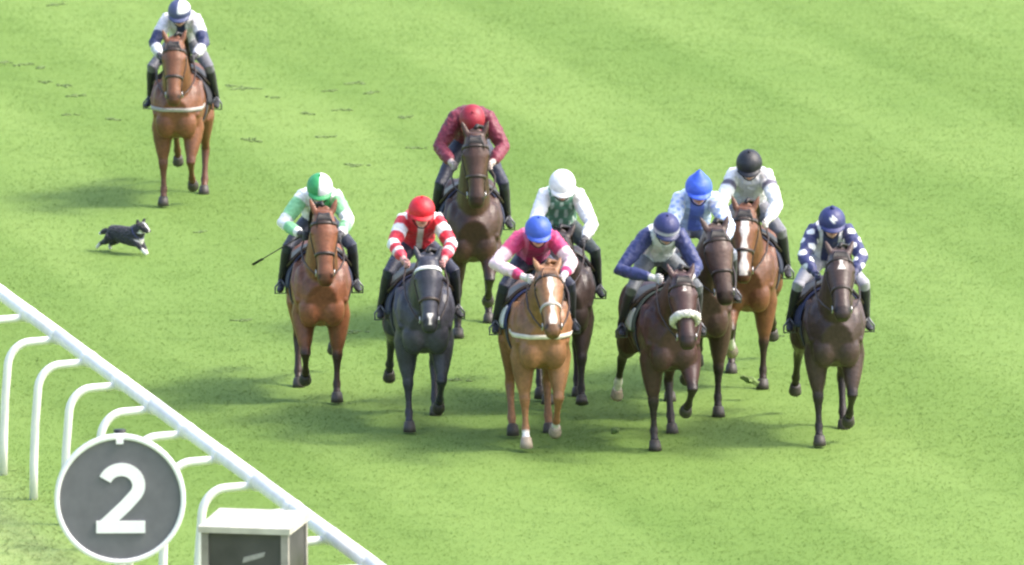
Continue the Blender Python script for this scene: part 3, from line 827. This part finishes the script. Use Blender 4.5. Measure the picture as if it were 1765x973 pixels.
NAVY = (.018, .026, .085); WHITE = (.80, .80, .79); DKN = (.02, .024, .045)
BAY, DBAY, DKB, CHE, BLK, BRN = (.145, .058, .027), (.062, .030, .020), (.042, .026, .021), (.25, .122, .056), (.030, .028, .032), (.10, .046, .026)
FIELD = [
 dict(seed=1, px=304, py=357, yaw=-4, gait='trail', coat=(.17, .068, .032), points=(.09, .035, .02), point_amount=.75, cloth=(.03, .03, .04), breast=(.36, .33, .31), poll=(1.95, -1.10), head_pitch=62, head_yaw=2, scale=.96,
      label='bay horse with a pale breast girth trailing far behind the field, nearest the dog',
      jockey=dict(label='jockey in white and navy with a navy and white cap on the trailing horse', body=(.62, .62, .64), body_pat=('panel', NAVY, .05), sleeve=(.60, .60, .63), sleeve_pat=('armlet', NAVY, 3.0, .8), cap=((.07, .08, .17), WHITE, 'top'), breeches=(.14, .14, .16), **{'raise': .05}, head=26)),
 dict(seed=2, px=554, py=696, yaw=3, gait='trail2', coat=(.20, .075, .036), cloth=(.02, .025, .06), poll=(2.02, -1.08), head_pitch=66, head_yaw=1, mane=-1, scale=.955,
      label='bright bay horse with dark lower legs, leftmost of the main bunch',
      jockey=dict(label='jockey in white and green with a green and white quartered cap', body=WHITE, body_pat=('half', (.05, .32, .10)), sleeve=WHITE, sleeve_pat=('hoops', (.22, .52, .26), .42, 1.2), cap=((.04, .30, .10), WHITE, 'half'), breeches=DKN, torso=36, head=28,
                  elbow_l=(-.37, -.24, 1.84), hand_l=(-.17, -.58, 1.76), whip=('l', (-.62, -.30, 1.45), 'thin dark whip held out low by the green and white jockey'))),
 dict(seed=3, px=733, py=747, yaw=5, gait='trail', coat=(.044, .044, .058), points=(.028, .028, .038), cloth=(.02, .024, .06), browband=(.75, .74, .72), poll=(1.81, -1.18), head_pitch=60, head_yaw=-1, blaze=(.50, .60, .018, 0), scale=.965,
      label='near-black horse with a white browband under the red and white hooped jockey',
      jockey=dict(label='jockey with red cap and red and white hooped sleeves', body=(.62, .02, .035), body_pat=('panel', (.70, .62, .62), .03), sleeve=(.62, .02, .04), sleeve_pat=('hoops', WHITE, .85, 2.2), cap=((.58, .012, .022),), breeches=DKN, cuff=(.62, .03, .06), torso=36, head=18, glove=(.55, .28, .26))),
 dict(seed=4, px=816, py=582, yaw=2, gait='fold', coat=DBAY, cloth=(.02, .024, .06), poll=(2.16, -.98), head_pitch=70, head_yaw=1, scale=.98,
      label='dark bay horse with high head carriage at the back, behind the red-capped jockey',
      jockey=dict(label='jockey crouched in all maroon with maroon sleeves and cap', bulk=1.14, body=(.13, .010, .026), sleeve=(.15, .011, .030), cap=((.27, .013, .028),), breeches=DKN, torso=30, **{'raise': .20}, head=55, head_up=-.075, elbow_l=(-.33, -.26, 1.98), elbow_r=(.32, -.26, 1.98), hand_l=(-.20, -.60, 1.84), hand_r=(.18, -.60, 1.84), glove=(.45, .36, .34))),
 dict(seed=5, px=974, py=706, yaw=3, gait='push', coat=(.040, .026, .022), cloth=(.02, .025, .03), poll=(1.84, -1.18), head_pitch=55, head_yaw=-8, scale=.97,
      label='dark brown horse mostly hidden behind the chestnut horse',
      jockey=dict(label='jockey in white cap and white sleeves with dark green spotted body', body=(.11, .26, .17), body_pat=('spots', (.58, .70, .62), .045), sleeve=WHITE, cap=(WHITE,), breeches=(.03, .04, .04), torso=44, head=30, lean=-.0)),
 dict(seed=6, px=935, py=779, yaw=6, gait='gather', coat=CHE, points=(.24, .11, .045), point_amount=.5, hair=(.17, .075, .03), cloth=(.022, .03, .10), cloth_trim=(.65, .65, .64), noseband=(.40, .36, .32), breast=(.66, .60, .50), blaze=(.06, .56, .026, 0), socks={0: 9.2, 1: 9.0}, poll=(1.84, -1.20), head_pitch=47, head_yaw=0, scale=.965,
      label='chestnut horse with a white blaze and pale breast girth at the front',
      jockey=dict(label='jockey in bright blue cap and crimson silks with pale pink sleeves', body=(.34, .012, .09), body_pat=('braces', (.55, .12, .25)), sleeve=(.50, .035, .14), sleeve_pat=('armlet', (.76, .56, .60), 3.4, 1.3), cap=((.045, .10, .48),), breeches=DKN, torso=30, head=24, glove=(.72, .66, .66),
                  elbow_l=(-.43, -.36, 1.84), hand_l=(-.13, -.66, 1.73), elbow_r=(.33, -.34, 1.84), hand_r=(.21, -.64, 1.74))),
 dict(seed=7, px=1160, py=776, yaw=9, gait='fold', coat=(.060, .030, .026), cloth=(.06, .08, .07), cloth_trim=(.42, .46, .42), sheepskin=True, poll=(1.80, -1.18), head_pitch=56, head_yaw=0, blaze=(.09, .15, .02, 0), socks={2: 8.5}, scale=.965,
      label='dark bay horse wearing a white sheepskin noseband at the front',
      jockey=dict(label='jockey in plain navy cap with white band, pale grey body and navy sleeves', body=(.74, .75, .76), body_pat=('spots', (.50, .56, .56), .06), sleeve=(.022, .032, .12), cap=((.025, .03, .12), (.45, .45, .52), 'band'), peak=(.02, .025, .08), breeches=(.12, .13, .14), torso=30, **{'raise': .05}, head=30, glove=(.6, .58, .57),
                  elbow_l=(-.46, -.33, 1.80), hand_l=(-.14, -.62, 1.75), elbow_r=(.30, -.36, 1.82))),
 dict(seed=8, px=1214, py=718, yaw=6, gait='fold2', coat=(.085, .050, .038), cloth=(.03, .04, .05), poll=(1.92, -1.12), head_pitch=62, head_yaw=6, scale=.985,
      label='brown horse squeezed between the sheepskin horse and the white-blazed bay',
      jockey=dict(label='jockey in pointed royal blue cap and pale blue silks', body=(.40, .52, .70), body_pat=('panel', (.10, .16, .52), .07), sleeve=(.62, .70, .82), sleeve_pat=('spots', (.30, .42, .74), .05), cap=((.05, .12, .62),), breeches=(.22, .24, .30), torso=42, head=22, peaked=True)),
 dict(seed=9, px=1288, py=670, yaw=-3, gait='fold2', coat=BAY, cloth=(.02, .024, .05), blaze=(.05, .6, .04, .004), socks={0: 6.5}, poll=(1.90, -1.12), head_pitch=64, head_yaw=-1, scale=.97,
      label='bay horse with a broad white blaze and a white foreleg, at the back right',
      jockey=dict(label='jockey in black cap and white silks with dark armbands', body=(.55, .55, .56), sleeve=WHITE, sleeve_pat=('armlet', (.12, .11, .15), 1.75, .16), cap=((.014, .015, .02),), breeches=(.16, .16, .18), torso=46, head=30, glove=(.7, .68, .66))),
 dict(seed=10, px=1441, py=771, yaw=4, gait='trail', coat=(.060, .036, .030), cloth=(.025, .032, .09), blaze=(.09, .2, .024, 0), poll=(1.98, -1.14), head_pitch=47, head_yaw=-1, scale=.965,
      label='dark bay horse with a small white star, rightmost of the field',
      jockey=dict(label='jockey in navy silks with white spots and a navy cap with a white spot', body=(.026, .032, .11), body_pat=('braces', (.74, .72, .76)), sleeve=(.026, .032, .115), sleeve_pat=('spots', WHITE, .10), cap=((.03, .036, .13), WHITE, 'spot'), breeches=(.34, .34, .38), torso=38, head=22, pompom=True, glove=(.05, .05, .12))),
]
for sp_ in FIELD:
    jockey(sp_, racehorse(sp_))

# ------------------------------------------------------------------ the dog
def running_dog():
    mb = MB(); parts = []
    def part(p, r, **k):
        p = [V(*q) for q in p]; mb.tube(p, r, **k); parts.append((p, r))
    # forward = -Y, shoulder about 0.34 m
    part([(0, .25, .21), (0, .21, .225), (0, .12, .23), (0, -.02, .215), (0, -.14, .21), (0, -.21, .22), (0, -.25, .235)], [(.045, .05), (.082, .095), (.088, .10), (.092, .11), (.10, .12), (.09, .11), (.055, .07)], n=16)
    part([(0, -.15, .25), (0, -.21, .285), (0, -.255, .315)], [(.09, .105), (.08, .095), (.07, .08)], n=12)
    part([(0, -.225, .325), (0, -.27, .335), (0, -.305, .33), (0, -.335, .315), (0, -.37, .30), (0, -.39, .296)], [(.06, .065), (.074, .07), (.066, .06), (.043, .042), (.033, .032), (.022, .02)], n=12)
    for s in (-1, 1):
        mb.tube([V(.045*s, -.25, .37), V(.058*s, -.248, .41), V(.062*s, -.256, .43), V(.066*s, -.268, .422)], [(.03, .015), (.027, .013), (.02, .01), (.01, .007)], n=8)
    part([(-.055, -.17, .19), (-.06, -.25, .13), (-.055, -.31, .085), (-.055, -.36, .05), (-.055, -.395, .03)], [.048, .034, .024, .02, .021], n=10)
    part([(.055, -.17, .19), (.06, -.22, .12), (.055, -.275, .07), (.055, -.285, .03), (.055, -.31, .015)], [.048, .034, .024, .02, .021], n=10)
    part([(-.055, .19, .20), (-.06, .25, .13), (-.055, .33, .10), (-.055, .39, .06), (-.055, .41, .03)], [.065, .045, .028, .02, .02], n=10)
    part([(.055, .19, .20), (.06, .20, .12), (.055, .28, .08), (.055, .30, .035), (.055, .285, .015)], [.065, .045, .028, .02, .02], n=10)
    part([(0, .24, .24), (0, .30, .245), (0, .36, .225), (0, .42, .19)], [.028, .034, .032, .012], n=10)
    me = fuse(mb, .0065, 3); P = verts_np(me); idx, par = nearest(P, parts)
    C = np.tile(np.array((.016, .016, .022)), (len(P), 1)).astype(float); WH = (.74, .72, .68)
    for k in (3, 4, 5, 6): C = lerpc(C, WH, np.where(idx == k, sstep(par, 1.9, 2.6), 0)*(1 if k < 5 else .85))
    C = lerpc(C, WH, np.where((idx == 0) & (par > 4.2), sstep(.19-P[:, 2], -.02, .03), 0))
    C = lerpc(C, WH, np.where((idx == 1), sstep(-P[:, 1]-.24+(.27-P[:, 2])*.8, .0, .035), 0))
    C = lerpc(C, WH, np.where((idx == 2) & (np.abs(P[:, 0]) < .012), sstep(-P[:, 1], .27, .30), 0)*.8)
    C = lerpc(C, WH, np.where((idx == 7), sstep(par, 2.3, 2.7), 0))
    nd = np.empty(len(P)*3); me.vertices.foreach_get('normal', nd); nd = nd.reshape(-1, 3)
    fz = np.array([mnoise.noise((p[0]*60, p[1]*22, p[2]*60))+.6*mnoise.noise((p[0]*120, p[1]*60, p[2]*120)) for p in P.tolist()])
    P += nd*(.009*fz*(1-sstep(par, 2.5, 3.5)*(idx > 2)))[:, None]
    z0 = P[:, 2].min(); P[:, 2] -= z0-.002; me.vertices.foreach_set('co', P.ravel()); set_cols(me, C); me.update()
    g = at(216, 436); root = empty('dog', (g.x, g.y, 0), R(50), .88)
    tag(root, 'small black dog with white paws and chest running across the course', 'dog')
    link('body', me, mat('dog fur', attr=True, rough=.7, noise=.2, scale=60, bump=.3, sheen=.2), root)
    MB().ball((0, -.405, .302-z0), (.012, .01, .009)).build('nose', EYE, root)
    for s in (-1, 1): MB().ball((.048*s, -.318, .345-z0), .01).build('eye', EYE, root)
    ring = [V(.088*math.cos(a), -.205+.058*math.sin(a), .275+.078*math.sin(a)-z0) for a in np.linspace(0, math.tau, 17)]
    MB().tube(ring, [(.008, .005)]*17, side=(0, -.7, .7), n=6).build('collar', clothm((.05, .06, .16)), root)
running_dog()

# ------------------------------------------------------------------ divots in the turf and clods thrown up
def clod_mesh(seed, rx, ry, rz, rough):
    rng = random.Random(seed); bm = bmesh.new(); bmesh.ops.create_icosphere(bm, subdivisions=2, radius=1.0)
    ph = [rng.random()*6.28 for _ in range(6)]
    for v in bm.verts:
        c = v.co.copy(); k = 1+rough*(math.sin(c.x*3+ph[0])*math.sin(c.y*4+ph[1])+.6*math.sin(c.z*6+c.x*5+ph[2])+.5*rng.uniform(-1, 1))
        v.co = Vector((c.x*rx*k, c.y*ry*k, c.z*rz*k))
    me = bpy.data.meshes.new('clod'); bm.to_mesh(me); bm.free(); return me
DIV = mat('torn turf', (.125, .185, .055), .95, noise=.35, scale=26, bump=.8)
def divot_mesh(seed):
    rng = random.Random(seed); bm = bmesh.new()
    for k in range(12):
        a = rng.random()*6.28; r = rng.random()**.6; c = clod_mesh(seed*20+k, .016+.03*rng.random(), .014+.026*rng.random(), .010+.016*rng.random(), .35)
        c.transform(Matrix.Translation((.15*r*math.cos(a), .11*r*math.sin(a), .003)) @ Matrix.Rotation(rng.random()*6, 4, 'Z')); bm.from_mesh(c); bpy.data.meshes.remove(c)
    me = bpy.data.meshes.new('turf_divot'); bm.to_mesh(me); bm.free(); return me
dv = [divot_mesh(k) for k in range(6)]
for me in dv: me.materials.append(DIV)
spots_px = [(398,148),(420,153),(470,168),(505,170),(530,196),(520,197),(570,157),(612,144),(640,160),(690,180),(698,202),(636,216),(610,285),(428,240),(440,243),(415,236),(562,236),(670,308),(12,108),(40,112),(70,117),(8,122),(110,148),(45,137),(80,142),(130,165),(120,198),(175,203),(195,206),(215,207),(95,8),(110,48),(345,400),(395,545),(420,552),(640,560),(605,572),(800,660),(790,655),(470,580),(590,190),(655,226),(718,255),(1320,560),(1336,580)]
rg = random.Random(9)
for i, (x, y) in enumerate(spots_px[::2]+spots_px[1:30:6]):
    o = bpy.data.objects.new('turf_divot', dv[i % 6]); COL.objects.link(o); p = at(x, y)
    o.location = (p.x, p.y, .004); o.rotation_euler = (0, 0, rg.random()*6.28); s = .7+.4*rg.random(); o.scale = (s*1.1, s*.85, .3+.3*rg.random())
    tag(o, 'dark divot torn in the green turf by hooves', 'divot', 'divots in the turf')
cl_ = clod_mesh(77, .065, .05, .045, .3); cl_.materials.append(DIV)
for i, (x, y, z, lab) in enumerate(((1292, 655, .20, 'clod of turf flung up behind the rightmost dark bay horse'), (1060, 742, .10, 'clod of turf in the air between the chestnut and sheepskin horses'))):
    p = at(x, y, z); o = bpy.data.objects.new('turf_clod', cl_); COL.objects.link(o); o.location = p; o.rotation_euler = (i*.7, .4, i*2.1)
    o.scale = (1.2, 1, .8) if i == 0 else (.7, .7, .7)
    tag(o, lab, 'clod')
